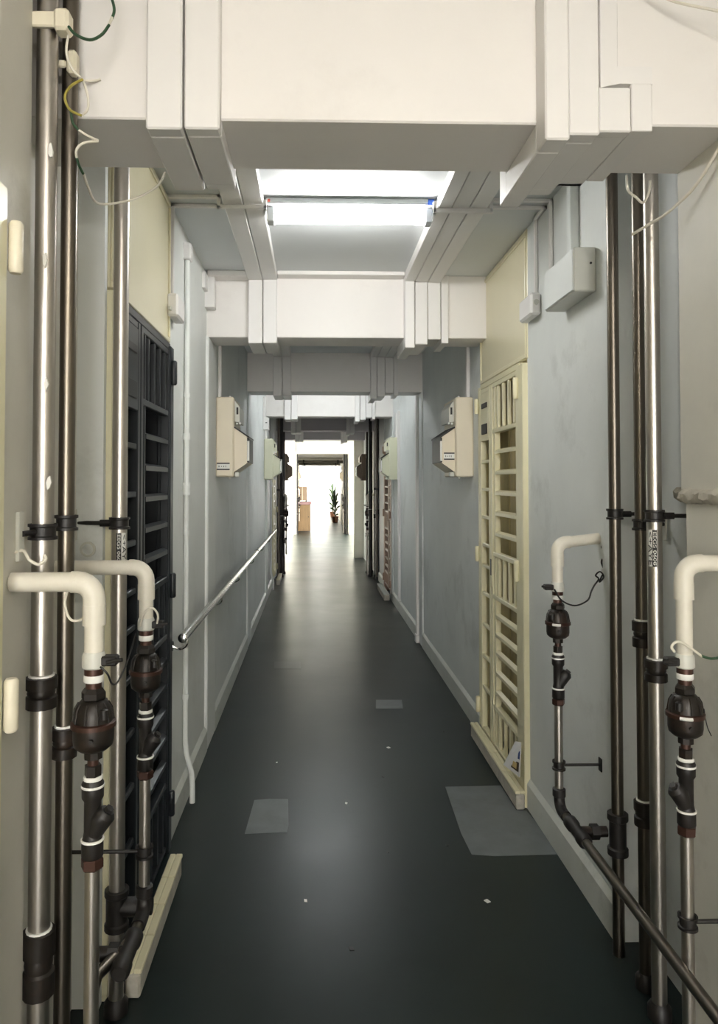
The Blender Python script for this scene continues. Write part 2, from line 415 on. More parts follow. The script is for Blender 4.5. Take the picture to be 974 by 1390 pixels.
# ------------------------------------------------------------------ box on right wall, small boxes by beam
r = thing('control_box', 'grey metal control box high on the right wall under a square duct', 'box', (.995, 2.66, 2.17))
B(.915, .995, 2.50, 2.815, 2.175, 2.333, b=.004).build('body', 'box_metal', r)
B(.9105, .9155, 2.506, 2.81, 2.18, 2.328, b=.002).build('cover', 'wall_blue', r)
MB().lathe([(.004, 0), (.004, -.003)], (.975, 2.50, 2.275), 'y', 10).build('keyhole', 'black', r)
B(.962, .995, 2.66, 2.70, 2.333, CEIL, b=.003).build('riser_duct', 'wall_blue', r)
r = thing('junction_box', 'pair of small white junction boxes in the corner under the second beam', 'box', (-.6, 4.08, 2.48))
B(-.655, -.595, 3.93, 4.02, 2.565, 2.66, b=.004).build('upper_box', 'casing', r)
B(-.625, -.562, 4.03, 4.108, 2.482, 2.668, b=.004).build('lower_box', 'casing', r)

# ------------------------------------------------------------------ vertical conduit on left wall
def wall_conduit(label, x, y):
    r = thing('wall_conduit', label, 'conduit', (x, y, 0))
    pts = [(x, y, 2.55), (x, y, .30), (x+.006, y, .24), (x+.030, y, .15), (x+.034, y, .10), (x+.034, y, .012)]
    MB().tube(pts, .0125, 10).build('tube', 'wall_white', r, True)
    for z, h, rr in ((1.70, .03, .017), (1.44, .06, .019), (1.255, .02, .016), (.49, .025, .016), (1.90, .02, .016)):
        MB().lathe([(rr, 0), (rr, h)], (x, y, z), 'z', 12).build('coupling', 'wall_white', r, True)
    B(x-.02, x+.02, y-.03, y+.03, 2.55, 2.63, b=.005).build('elbow_box', 'casing', r)
    return r
wall_conduit('thin white painted conduit on the left wall between the black gate and first pier', -.600, 3.40)
set_map(MIRA, -1); wall_conduit('thin painted conduit on the left wall past the green-cream fuse box', -.600, 3.40); set_map()
r = thing('wall_conduit', 'flat white casing running down the right-hand pier to a square base', 'conduit', (.97, 6.75, 0))
B(.955, .982, 6.74, 6.81, .075, BB, b=.004).build('casing_strip', 'casing', r)
B(.948, .982, 6.73, 6.82, 0, .078, b=.004).build('base_block', 'casing', r)
r = thing('wall_conduit', 'slim white trim strip on the right wall of the third bay', 'conduit', (.98, 8.0, 0))
B(.965, .996, 8.30, 8.36, .13, BB, b=.004).build('casing_strip', 'casing', r)

# ------------------------------------------------------------------ gates
ZR = [2.03, 1.78, 1.11, .88, .285, .115]
ZS = [1.667, 1.555, 1.445, 1.335, 1.225, .785, .685, .585, .48, .375]
def gate(side, x, yh, yn, m, label, doorm, panelm, dlabel, jamb_m=None, transom=True, hinge_m=None, post=.11, zb=.105, hy=None):
    """yh: hinge side of the wide leaf, yn: hinge side of the narrow leaf; side: -1 left wall, 1 right wall"""
    jm = jamb_m or m; hm = hinge_m or m
    d = 1 if yn > yh else -1
    y0, y1 = min(yh, yn), max(yh, yn)
    r = thing('metal_gate', label, 'gate', (x, (y0+y1)/2, 0))
    xi, xo = x-side*.022, x+side*.012          # corridor face / back face
    B(xi-side*.004, x+side*.03, yh-d*post*.45, yh+d*post*.55, 0.0, 2.06, b=.004).build('jamb', jm, r)
    B(xi, x+side*.03, yn-d*.005, yn+d*.035, 0.08, 2.06, b=.004).build('jamb', jm, r)
    B(xi+side*.006, x+side*.03, y0+.03, y1-.0, 2.045, 2.075, b=.003).build('head', jm, r)
    a = yh+d*post*.55+d*.004; mstile = yn-d*.265
    # wide leaf
    lf = MB(); st = .034
    for u, w_ in ((a, .016), (mstile-d*st, st)): lf.box(xi, xo, u, u+d*w_, zb, 2.04, b=.003)
    lf.box(xi+side*.004, xo, mstile-d*.085, mstile-d*.066, .12, 2.03, b=.003)
    for z in ZR[:-1]+[zb+.012]: lf.box(xi+side*.002, xo, a+d*.016, mstile-d*st, z-.012, z+.012, b=.003)
    leaf = lf.build('wide_leaf', m, r)
    ya, yb = a+d*.016, mstile-d*.085
    for z in ZS:
        MB().prism([(xi+side*.002, z-.013), (xi+side*.002, z+.004), (xi+side*.022, z+.013), (xi+side*.022, z-.004)], min(ya, yb), max(ya, yb), 'y').build('slat', m, leaf)
    for z0, z1 in ((ZR[1], ZR[0]), (ZR[3], ZR[2]), (zb+.012, ZR[4])):
        for k in range(4):
            u = ya+(yb-ya)*(k+.5)/4
            B(xi+side*.004, xi+side*.022, u-.011, u+.011, z0+.012, z1-.012, b=.003).build('bar', m, leaf)
    for z in (1.95, 1.08, .20):
        h = MB().lathe([(.010, -.05), (.014, -.044), (.014, -.003), (.0135, 0), (.014, .003), (.014, .044), (.010, .05)], (xi-side*.012, yh+d*post*.30 if hy is None else hy, z), 'z', 12)
        h.build('hinge', hm, leaf, True)
    B(xi-side*.004, xi, mstile-d*.031, mstile-d*.003, .93, 1.13, b=.002).build('handle_plate', m, leaf)
    B(xi-side*.007, xi-side*.003, mstile-d*.026, mstile-d*.008, .99, 1.08, b=.004).build('pull', 'black', leaf)
    # narrow leaf
    lf = MB(); c0, c1 = mstile+d*.012, yn-d*.008
    for u in (c0, c1-d*.03): lf.box(xi, xo, u, u+d*.03, zb, 2.04, b=.003)
    for z in (2.028, zb+.012): lf.box(xi+side*.002, xo, c0+d*.03, c1-d*.03, z-.012, z+.012, b=.003)
    leaf = lf.build('narrow_leaf', m, r)
    for z in (1.62, 1.46, 1.30, 1.14, 1.02, .86, .68, .50, .32):
        B(xi+side*.004, xi+side*.02, c0+d*.03, c1-d*.03, z-.01, z+.01, b=.003).build('rung', m, leaf)
    lp = B(xi, xi+side*.02, c0+d*.03, c1-d*.03, 1.74, 2.016, b=.003).build('lock_plate', m, leaf)
    for z0, z1 in ((1.925, 1.955), (1.775, 1.835)):
        B(xi-side*.005, xi+side*.002, c0+d*.06, c1-d*.06, z0, z1, b=.004).build('lock', 'black', lp)
    for z in (1.95, 1.08, .20):
        MB().lathe([(.010, -.045), (.013, -.04), (.013, .04), (.010, .045)], (xi-side*.012, yn+d*.016, z), 'z', 12).build('hinge', hm, leaf, True)
    # the house door behind, and the board above
    xd = x+side*.10
    dr = struct('door_1', B(xd, xd+side*.04, y0-.02, y1+.02, 0, 2.10), doorm)
    if doorm != 'dark_door':
        w = (y1-y0-.1)/4
        for k in range(4):
            B(xd-side*.012, xd, y0+.05+k*w, y0+.03+(k+1)*w, .10, 2.02, b=.006).build('panel', doorm, dr)
    for u0, u1 in ((y0-.055, y0-.015), (y1+.015, y1+.055)):
        struct('trim_reveal', B(x+side*.03, xd+side*.04, u0, u1, 0, 2.10), jm)
    if transom:
        t = struct('trim_transom', B(x-side*.004, x+side*.05, y0-.06, y1+.03, 2.078, CEIL, b=.004), panelm)
        for zz in (2.09, 2.662): B(x-side*.012, x-side*.003, y0-.05, y1+.02, zz-.009, zz+.012, b=.003).build('bead', panelm, t)
        for yy in (y0-.05, y1+.008): B(x-side*.012, x-side*.003, yy, yy+.016, 2.10, 2.65, b=.003).build('bead', panelm, t)
    return r
gate(1, .995, 3.375, 4.22, 'cream_gate', 'cream slatted metal gate with a paper leaflet tucked in its foot', 'cream_door', 'cream_panel', '', zb=.065)
gate(-1, -.612, 2.985, 2.20, 'dark_gate', 'charcoal black slatted metal gate in a cream frame behind the left pipes', 'dark_door', 'cream_panel', '', jamb_m='dark_gate', post=.06, zb=.02)
struct('trim_frame', B(-.625, -.593, 2.13, 2.175, 0, 2.07, b=.004), 'cream_gate')
gate(-1, -.606, 1.345, .52, 'cream_gate', 'cream metal gate at the near end of the left wall, hinges showing', 'cream_door', 'wall_grey', '', post=.05, hinge_m='hinge_cream', hy=1.385)
set_map(MIRA, -1)
gate(1, .995, 3.40, 4.22, 'brown_gate', 'brown slatted metal gate on the right wall past the far fuse box', 'brown_gate', 'wall_blue', '')
gate(-1, -.612, 2.985, 2.20, 'cream_gate', 'cream slatted metal gate on the left where the handrail ends', 'cream_door', 'wall_blue', '', post=.06)
gate(-1, -.606, 1.345, .52, 'dark_gate', 'dark metal gate on the left just before the bright lobby', 'dark_door', 'wall_blue', '', post=.05)
set_map()
# thresholds
def kerb(label, x0, x1, y0, y1, m):
    r = thing('door_threshold', label, 'threshold', ((x0+x1)/2, (y0+y1)/2, 0))
    B(x0, x1, y0, y1, 0, .070, b=.006).build('base', 'mortar', r)
    s = 1 if x1 > x0 else -1
    n = 4
    for k in range(n):
        a = y0+(y1-y0)*k/n; b_ = y0+(y1-y0)*(k+1)/n
        B(x0-s*.004, x0+(x1-x0)*.48, a+.0012, b_-.0012, .070, .084, b=.003).build('tile', m, r)
        B(x0+(x1-x0)*.50, x1, a+.0012, b_-.0012, .070, .084, b=.003).build('tile', m, r)
    return r
kerb('cream tiled threshold step under the cream slatted gate', .925, .966, 3.31, 4.27, 'cream_gate')
kerb('cream tiled threshold step under the charcoal gate', -.505, -.548, 2.14, 2.80, 'cream_gate')
set_map(MIRA, -1)
kerb('worn threshold step under the brown gate', .885, .955, 3.29, 4.28, 'skirt')
kerb('cream threshold step under the cream gate where the handrail ends', -.505, -.555, 2.14, 2.85, 'cream_gate')
set_map()

# ------------------------------------------------------------------ riser pipes
def clamp(parent, x, y, z, r, m='rubber', h=.034):
    c = MB().lathe([(r+.003, -h/2), (r+.008, -h/2), (r+.008, -h/2+.006), (r+.004, -h/2+.008), (r+.004, h/2-.008), (r+.008, h/2-.006), (r+.008, h/2), (r+.003, h/2)], (x, y, z), 'z', 20, False).build('clamp', m, parent, True)
    return c
def coupling(parent, x, y, z0, z1, r):
    h = z1-z0; m_ = (z0+z1)/2
    c = MB().lathe([(r+.002, 0), (r+.010, .002), (r+.010, h*.36), (r+.005, h*.40), (r+.007, h*.5), (r+.005, h*.60), (r+.011, h*.62), (r+.011, h-.002), (r+.002, h)], (x, y, z0), 'z', 12).build('coupling', 'bronze', parent, True)
    MB().lathe([(r+.004, 0), (r+.004, .006)], (x, y, z1-.002), 'z', 16).build('seal', 'tape', c, True)
    return c
def riser(label, x, y, r, ztop, m, couplings=(), clamps=(), rods=(), flare=True, group=None):
    t = thing('riser_pipe', label, 'pipe', (x, y, 0), group)
    MB().lathe([(r, 0), (r, ztop)], (x, y, 0), 'z', 24).build('tube', m, t, True)
    if flare: MB().lathe([(r+.012, 0), (r+.012, .03), (r+.001, .045)], (x, y, 0), 'z', 20).build('collar', 'rubber', t, True)
    for z0, z1 in couplings: coupling(t, x, y, z0, z1, r)
    for z in clamps: clamp(t, x, y, z, r)
    for z, dx, dy, L in rods:      # threaded rod from clamp to a wall plate
        c = MB().lathe([(.010, 0), (.010, .028)], (x+dx*(r+.004), y, z), 'x', 8) if False else MB()
        x1 = x+dx*L
        c.tube([(x+dx*(r+.002), y, z), (x1, y+dy, z)], .006, 8)
        c.lathe([(.011, -.014), (.011, .014)], (x+dx*(r+.020), y+dy*.1, z), 'x', 6)
        c.build('bracket_rod', 'rubber', t, True)
        B(x1, x1+dx*.004, y+dy-.012, y+dy+.012, z-.05, z+.04, b=.001).build('wall_plate', 'box_metal', t)
    return t
def pipe_label(parent, x, y, r, z0, z1, a0, a1, flip=False):
    """two printed strips wrapped on the camera side of a pipe"""
    am = (a0+a1)/2
    strips = ((a0, am, 'label_white'), (am, a1, 'label_black')) if not flip else ((a0, am, 'label_black'), (am, a1, 'label_white'))
    for b0, b1, m in strips:
        mb = MB(); n = 5
        for k in range(n+1):
            a = b0+(b1-b0)*k/n
            for zz in (z0, z1): mb.v.append((x+(r+.0012)*math.sin(a), y-(r+.0012)*math.cos(a), zz))
        mb.f = [(2*k, 2*k+2, 2*k+3, 2*k+1) for k in range(n)]
        lab = mb.build('label', m, parent)
        ac = (b0+b1)/2
        txt = 'EEGS 0608' if m == 'label_black' else '<+AYE'
        cu = bpy.data.curves.new('lettering', 'FONT'); cu.body = txt; cu.size = .0125 if m == 'label_black' else .016
        cu.align_x = 'CENTER'; cu.align_y = 'CENTER'; cu.extrude = .0002
        tmp = bpy.data.objects.new('lettering', cu); COL.objects.link(tmp)
        dg = bpy.context.evaluated_depsgraph_get(); me = bpy.data.meshes.new_from_object(tmp.evaluated_get(dg))
        bpy.data.objects.remove(tmp)
        w = max(v.co.x for v in me.vertices)-min(v.co.x for v in me.vertices); s = (z1-z0)*.9/w
        ca, sa = math.cos(ac), math.sin(ac); rr = r+.0020
        off = OFF[parent.name]
        for v in me.vertices:
            u, h, e = v.co.x*s, v.co.y*min(s, 1.0), v.co.z
            # text runs down the pipe: along = -z, up = +tangent
            px_ = x+(rr+e)*sa+h*ca; py_ = y-(rr+e)*ca+h*sa; pz_ = (z0+z1)/2-u
            v.co = (px_-off.x, py_-off.y, pz_-off.z)
        me.materials.clear(); me.materials.append(M['label_white' if m == 'label_black' else 'label_black'])
        o = bpy.data.objects.new('lettering', me); COL.objects.link(o); o.parent = lab
# left group
t = riser('widest shiny steel riser beside the left wall edge, cream clamp and black union', -.5805, 1.56, .0225, CEIL, 'steel', [(1.02, 1.088), (.42, .556)], [1.395], flare=False)
MB().tube([(-.588, 1.537, 1.395), (-.594, 1.485, 1.395)], .006, 8).build('bracket_rod', 'rubber', t, True)
B(-.602, -.594, 1.470, 1.496, 1.34, 1.44, b=.001).build('wall_plate', 'box_metal', t)
B(-.607, -.545, 1.528, 1.540, 2.474, 2.508, b=.003).build('earth_clamp', 'hinge_cream', t)
B(-.556, -.524, 1.520, 1.560, 2.464, 2.512, b=.006).build('earth_clamp', 'hinge_cream', t)
for pp, n_ in (((64, 200), 9), ((56, 350), 5), ((62, 655), 6), ((58, 520), 4)):
    q = at(pp[0], pp[1], 1.515); pts = []
    x0 = max(-.597, min(-.56, q.x))
    for k in range(n_):
        a = 2*math.pi*k/n_; rr = .006+.004*random.random()
        pts.append((x0+rr*math.cos(a)*.6, q.z+rr*math.sin(a)*2.0))
    MB().prism(pts, 1.533, 1.5385, 'y').build('paint_flake', 'paint_flake', t)
t = riser('darker steel riser tucked behind the widest left pipe', -.548, 1.609, .0175, CEIL, 'steel_dark', [(.897, .965)], [1.411])
B(-.575, -.548, 1.578, 1.586, 2.415, 2.432, b=.003).build('earth_clamp', 'hinge_cream', t)
B(-.545, -.523, 1.570, 1.600, 2.400, 2.452, b=.006).build('earth_clamp', 'hinge_cream', t)
t = riser('steel riser with printed flow label in front of the charcoal gate', -.560, 2.09, .0215, CEIL, 'steel', [], [1.383], [(1.383, -1, .02, .125)])
pipe_label(t, -.560, 2.09, .0215, 1.262, 1.356, -.15, 1.15, True)
MB().lathe([(.034, .235), (.034, .25), (.030, .255), (.030, .325), (.034, .33), (.034, .345)], (-.560, 2.09, 0), 'z', 16).build('tee', 'rubber', t, True)
MB().lathe([(.026, 0), (.026, .05), (.022, .055), (.022, .085)], (-.545, 2.09, .295), 'x', 14).build('tee_branch', 'rubber', t, True)
# right group
t = riser('slim dark steel riser standing against the right wall, tee low down', .968, 2.30, .0185, CEIL, 'steel_dark', [], [1.398], [(1.398, 1, .02, .10)], flare=False)
MB().lathe([(.032, .315), (.032, .335), (.026, .34), (.026, .42), (.032, .425), (.032, .445)], (.968, 2.30, 0), 'z', 16).build('tee', 'rubber', t, True)
t = riser('dark steel riser in the right niche, middle of three', .984, 2.15, .0175, CEIL, 'steel_dark', [(1.005, 1.085), (.475, .55)], [1.373], [(1.373, 1, .02, .08)])
t = riser('bright steel riser with printed flow label in the right niche', .968, 2.03, .0205, CEIL, 'steel', [(.936, 1.0)], [1.405], [(1.405, 1, -.01, .10)])
pipe_label(t, .968, 2.03, .0205, 1.262, 1.366, -1.25, -.15)

# ------------------------------------------------------------------ branch drops with regulator
def branch(label, side, x, y, xw, zp, dz, zend, foot=None, rod=None, slope=0.0, cat='pipe', n=20, sv=None, sticker=True):
    """PVC arm from wall face xw at height zp, elbow, union, regulator, strainer valve, steel tail down to zend"""
    t = thing('branch_pipe', label, cat, (x, y, 0))
    R = .0195; s = -side; sv = s if sv is None else sv                    # s: direction from wall into the corridor
    pts = [(xw, y, zp+slope)] + [(x-s*.035, y, zp)]
    a = MB().tube(pts, R, n).build('pvc_arm', 'pvc', t, True)
    el = [(x-s*.045, y, zp)] + [(x-s*.035+s*.035*math.sin(k*math.pi/12), y, zp-.035+.035*math.cos(k*math.pi/12)) for k in range(7)] + [(x, y, zp-.05)]
    MB().tube(el, R+.0022, n).build('pvc_elbow', 'pvc', t, True)
    zs = 1.165+dz                            # lower end of PVC
    MB().lathe([(R+.003, zp-.085), (R+.003, zp-.045)], (x, y, 0), 'z', n).build('pvc_socket', 'pvc', t, True)
    MB().lathe([(R-.001, zs), (R-.001, zp-.06)], (x, y, 0), 'z', n).build('pvc_drop', 'pvc', t, True)
    z = lambda v: v+dz
    MB().lathe([(.020, z(1.135)), (.0225, z(1.138)), (.0225, z(1.160)), (.020, z(1.168))], (x, y, 0), 'z', 16).build('clamp_band', 'box_metal', t, True)
    B(x+s*.016, x+s*.048, y-.014, y+.012, z(1.141), z(1.160), b=.003).build('clamp_ear', 'rubber', t)
    MB().tube([(x+s*.03, y-.02, z(1.150)), (x+s*.062, y-.022, z(1.156))], .004, 8).build('clamp_screw', 'rubber', t, True)
    MB().lathe([(.0185, z(1.122)), (.0185, z(1.136))], (x, y, 0), 'z', 16).build('fitting', 'copper_brown', t, True)
    MB().lathe([(.0180, z(1.108)), (.0195, z(1.110)), (.0195, z(1.121)), (.018, z(1.123))], (x, y, 0), 'z', 16).build('tape', 'tape', t, True)
    MB().lathe([(.0155, z(1.088)), (.0155, z(1.11))], (x, y, 0), 'z', 14).build('nipple', 'copper_brown', t, True)
    MB().lathe([(.020, z(1.072)), (.024, z(1.076)), (.024, z(1.088)), (.018, z(1.096))], (x, y, 0), 'z', 6).build('nut', 'bronze', t)
    # regulator
    reg = MB().lathe([(.038, z(1.030)), (.0375, z(1.042)), (.034, z(1.060)), (.027, z(1.070)), (.016, z(1.076))], (x, y, 0), 'z', 28).build('regulator', 'bronze', t, True)
    for k in range(10):
        a_ = 2*math.pi*k/10+.2
        MB().tube([(x+.039*math.cos(a_), y+.039*math.sin(a_), z(1.033)), (x+.035*math.cos(a_), y+.035*math.sin(a_), z(1.057)), (x+.028*math.cos(a_), y+.028*math.sin(a_), z(1.069))], .0022, 6).build('rib', 'bronze', reg, True)
    MB().lathe([(.040, z(1.020)), (.0435, z(1.021)), (.0435, z(1.030)), (.040, z(1.032))], (x, y, 0), 'z', 28).build('regulator_ring', 'copper_brown', reg, True)
    MB().lathe([(.018, z(.972)), (.028, z(.976)), (.037, z(.984)), (.039, z(.995)), (.039, z(1.021))], (x, y, 0), 'z', 28).build('regulator_bowl', 'bronze', reg, True)
    MB().lathe([(.008, 0), (.008, .018), (.005, .02)], (x+s*.028, y-.026, z(1.042)), 'z', 10).build('regulator_cap', 'rubber', reg, True)
    MB().lathe([(.004, 0), (.004, -.006)], (x+s*.008, y-.0385, z(1.004)), 'y', 10).build('regulator_screw', 'rubber', reg, True)
    if sticker: MB().tube([(x-.0437*math.sin(k*.16+.1), y-.0437*math.cos(k*.16+.1), z(1.0255)) for k in range(5)], .0042, 4).build('sticker', 'tape', reg)
    # neck, hex nut, strainer
    MB().lathe([(.018, z(.958)), (.018, z(.975))], (x, y, 0), 'z', 8).build('nut', 'bronze', t)
    MB().lathe([(.011, z(.94)), (.011, z(.96))], (x, y, 0), 'z', 14).build('nipple', 'copper_brown', t, True)
    MB().lathe([(.0165, z(.922)), (.0165, z(.945))], (x, y, 0), 'z', 6).build('nut', 'bronze', t)
    MB().lathe([(.017, z(.915)), (.0185, z(.917)), (.0185, z(.922)), (.017, z(.924))], (x, y, 0), 'z', 16).build('tape', 'tape', t, True)
    v = MB().lathe([(.019, z(.765)), (.021, z(.768)), (.021, z(.80)), (.0185, z(.803)), (.0165, z(.815)), (.0165, z(.875)), (.021, z(.882)), (.0215, z(.910)), (.018, z(.916))], (x, y, 0), 'z', 20).build('strainer_valve', 'rubber', t, True)
    MB().tube([(x, y, z(.806)), (x+sv*.016, y-.003, z(.838)), (x+sv*.026, y-.004, z(.850)), (x+sv*.031, y-.004, z(.857))], [.016, .0215, .021, .014], 16).build('strainer_leg', 'rubber', v, True)
    MB().tube([(x+sv*.029, y-.004, z(.854)), (x+sv*.036, y-.005, z(.862))], [.011, .009], 6).build('strainer_plug', 'rubber', v, True)
    for zz in (.902, .797): MB().lathe([(.0218, z(zz)), (.0226, z(zz+.001)), (.0226, z(zz+.004)), (.0218, z(zz+.005))], (x, y, 0), 'z', 20).build('seal', 'tape', v, True)
    MB().lathe([(.018, z(.742)), (.022, z(.746)), (.022, z(.762)), (.018, z(.766))], (x, y, 0), 'z', 6).build('nut', 'copper_brown', t)
    MB().lathe([(.0145, zend), (.0145, z(.745))], (x, y, 0), 'z', 18).build('tail_pipe', 'steel', t, True)
    if foot is not None:
        yend, xe, xt = foot                # elbow, then a dark pipe along the floor towards the camera
        MB().lathe([(.020, zend-.012), (.022, zend-.01), (.022, zend+.014), (.016, zend+.018)], (x, y, 0), 'z', 16).build('elbow_socket', 'rubber', t, True)
        pts = [(x, y, zend)] + [(x, y-.035+.035*math.cos(k*math.pi/10), zend-.015-.035*math.sin(k*math.pi/10)) for k in range(6)]
        zc = zend-.05
        MB().tube(pts+[(x, y-.07, zc)], .0185, 14).build('elbow', 'rubber', t, True)
        if xe is None: run = [(x, y-.06, zc), (x, yend, zc)]
        else: run = [(x, y-.06, zc), (x, y-.12, zc), (xe, yend+.04, zc), (xe, yend+.012, zc-.01), (xe, yend, zc-.04), (xe, yend, 0)]
        MB().tube(run, .0145, 16).build('floor_run', 'steel_dark', t, True)
        MB().lathe([(.019, 0), (.023, -.006), (.023, -.035), (.0195, -.04), (.0195, -.11), (.023, -.114), (.023, -.14), (.017, -.15)], (x, yt_tee(y), zc), 'y', 16).build('tee', 'rubber', t, True)
        MB().tube([(x, yt_tee(y)-.075, zc), (xt, yt_tee(y)-.075, zc)], .017, 14).build('tee_branch', 'bronze', t, True)
        MB().lathe([(.024, 0), (.024, .025)], (min(x, xt)+abs(x-xt)*.45, yt_tee(y)-.075, zc), 'x', 6).build('nut', 'rubber', t)
    if rod:
        zr, dx, L = rod
        clamp(t, x, y, zr, .0145, h=.03)
        MB().tube([(x+dx*.016, y, zr), (x+dx*L, y, zr)], .005, 8).build('bracket_rod', 'rubber', t, True)
        B(x+dx*L-.002, x+dx*L+.002, y-.012, y+.012, zr-.022, zr+.022).build('wall_plate', 'rubber', t)
    return t
def yt_tee(y): return y-.10
branch('cream elbowed branch on the left with brown-black regulator, nearest the wall edge', -1, -.437, 1.45, -.60, 1.302, -.003, 0.0, sticker=False)
branch('cream elbowed branch with black regulator in front of the charcoal gate', -1, -.450, 1.95, -.70, 1.272, -.030, .415, foot=(1.66, -.50, -.53), rod=(.52, -1, .20), sticker=False)
branch('cream elbowed branch with small black regulator against the pale blue right wall', 1, .848, 2.50, .995, 1.292, -.015, .425, foot=(1.05, None, .942), rod=(.52, 1, .145), slope=.012, sv=1)
branch('cream elbowed branch with black regulator standing before the right-hand pier', 1, .880, 1.70, .980, 1.307, -.075, 0.0, rod=(.465, 1, .098))

# far copies of the service groups, mirrored about the third beam
def far_group(tag_):
    riser('dark riser pipe on the left %s, by the gate' % tag_, -.560, 2.09, .0215, CEIL, 'steel_dark', [], [1.38])
    riser('thicker dark riser pipe on the left %s' % tag_, -.578, 1.60, .0225, CEIL, 'steel_dark', [(1.02, 1.09)], [1.39])
    riser('slim dark riser pipe on the right %s, against the wall' % tag_, .968, 2.30, .0185, CEIL, 'steel_dark', [], [1.398])
    riser('dark middle riser of three on the right %s' % tag_, .984, 2.15, .0175, CEIL, 'steel_dark', [(1.0, 1.08)], [1.37])
    riser('bright steel riser of three on the right %s' % tag_, .968, 2.03, .0205, CEIL, 'steel', [(.936, 1.0)], [1.40])
    riser('thin black riser pipe on the left %s' % tag_, -.545, 1.80, .016, CEIL, 'rubber', [], [1.30, .6])
    riser('thin black riser pipe on the right %s' % tag_, .93, 1.62, .016, CEIL, 'rubber', [], [1.30, .6])
    riser('thick black riser pipe on the right %s' % tag_, .945, 1.42, .026, CEIL, 'rubber', [], [1.35])
    riser('thick black riser pipe on the left %s, farthest out' % tag_, -.525, 1.98, .030, CEIL, 'rubber', [(.9, .97)], [1.35, .6])
    riser('slim black riser pipe on the left %s, beside the branch' % tag_, -.50, 1.55, .018, CEIL, 'rubber', [(.5, .57)], [1.2])
    riser('stout black riser pipe on the right %s, farthest out' % tag_, .895, 1.92, .026, CEIL, 'rubber', [(1.0, 1.07)], [1.35, .6])
    riser('lean black riser pipe on the right %s, beside the branch' % tag_, .875, 1.50, .018, CEIL, 'rubber', [(.6, .67)], [1.3])
    branch('elbowed branch with dark regulator on the left %s' % tag_, -1, -.450, 1.85, -.70, 1.30, -.02, .35, rod=(.60, -1, .15))
    branch('elbowed branch with dark regulator on the right %s' % tag_, 1, .86, 1.75, .99, 1.30, -.02, 0.0)
set_map(MIRA, -1); far_group('before the bright lobby'); set_map()
set_map(19.6, 1); far_group('in the wing beyond the lobby'); set_map()

# ------------------------------------------------------------------ fuse boxes
def fuse_box(label, side, y0, m, label_on='side', door=True):
    """metal box on a wall; its long face looks into the corridor, its narrow face at the camera"""
    xw = XL if side < 0 else XR; s = -side
    t = thing('fuse_box', label, 'fuse box', (xw, y0+.2, 1.53))
    xf = xw+s*.112
    B(xw, xf, y0, y0+.40, 1.535, 2.035, b=.008).build('body', m, t)
    h = MB().prism([(xf, 1.565), (xf+s*.082, 1.622), (xf+s*.082, 1.785), (xf, 1.848)], y0+.03, y0+.37, 'y').build('hatch', m, t)
    B(xf+s*.0815, xf+s*.090, y0+.022, y0+.36, 1.625, 1.782, b=.003).build('window', 'black', h)
    B(xf+s*.083, xf+s*.096, y0+.018, y0+.024, 1.635, 1.76, b=.001).build('window_frame', 'tape', h)
    MB().prism([(xf, 1.852), (xf+s*.092, 1.790), (xf+s*.092, 1.780), (xf, 1.842)], y0+.022, y0+.378, 'y').build('hood', 'rubber', h)
    d = MB().prism([(xf, 1.885), (xf+s*.030, 1.880), (xf+s*.030, 1.975), (xf, 2.018)], y0+.06, y0+.34, 'y').build('breaker_cover', 'box_metal' if m == 'fuse_cream' else m, t)
    B(xf+s*.010, xf+s*.022, y0+.057, y0+.063, 1.93, 1.975, b=.001).build('breaker', 'black', d)
    for dx in (.014, .034): MB().lathe([(.007, 0), (.007, -.016), (.003, -.018)], (xf+s*dx, y0+.065, 1.872), 'y', 10).build('knob', 'tape', d, True)
    xs = xw+s*.082
    for z, e in ((2.035, 1), (1.535, -1)):
        MB().lathe([(.008, 0), (.008, e*.008), (.004, e*.014)], (xs, y0+.06, z), 'z', 10).build('screw', 'tape', t, True)
    B(xf+s*.002, xf+s*.028, y0+.05, y0+.09, 1.537, 1.565, b=.002).build('latch', 'box_metal', t)
    if label_on:
        if label_on == 'side': lx0, lx1, ly, lz = xw+s*.008, xw+s*.088, y0, 1.60
        else: lx0, lx1, ly, lz = xf+s*.003, xf+s*.070, y0+.03, 1.665
        p = B(lx0, lx1, ly-.0012, ly, lz-.022, lz+.022).build('label', 'label_white', t)
        a0, a1 = min(lx0, lx1), max(lx0, lx1); w = a1-a0
        for zz in (-.019, .019):
            B(a0, a1, ly-.0018, ly-.0011, lz+zz-.004, lz+zz+.004).build('print', 'label_black', p)
        for k, (u, ww, hh) in enumerate(((.14, .06, .010), (.33, .07, .005), (.52, .05, .009), (.68, .04, .011))):
            B(a0+w*u, a0+w*(u+ww), ly-.0018, ly-.0011, lz-hh/2, lz+hh/2).build('print', 'label_black', p)
    B(xw, xw+s*.022, y0+.10, y0+.14, 2.035, 2.40 if y0 < 8 else 2.33, b=.003).build('feed_duct', 'casing', t)
    return t
fuse_box('cream fuse box with trapezoid hatch on the left wall after the second beam', -1, 4.50, 'fuse_cream', 'side')
fuse_box('cream fuse box with trapezoid hatch on the right wall past the cream gate', 1, 4.47, 'fuse_cream', 'hatch')
fuse_box('pale green-cream fuse box on the left wall of the third bay', -1, 8.82, 'fuse_green', None)
fuse_box('pale green-cream fuse box on the right wall of the third bay', 1, 8.48, 'fuse_green', None)
fuse_box('brown fuse box on the left wall at the edge of the lobby', -1, 13.45, 'fuse_brown', None)
fuse_box('brown fuse box on the right wall at the edge of the lobby', 1, 13.5, 'fuse_brown', None)
fuse_box('cream fuse box on the left wall beyond the lobby above the cabinet', -1, 22.3, 'fuse_cream', None)
fuse_box('cream fuse box on the right wall beyond the lobby', 1, 22.5, 'fuse_cream', None)
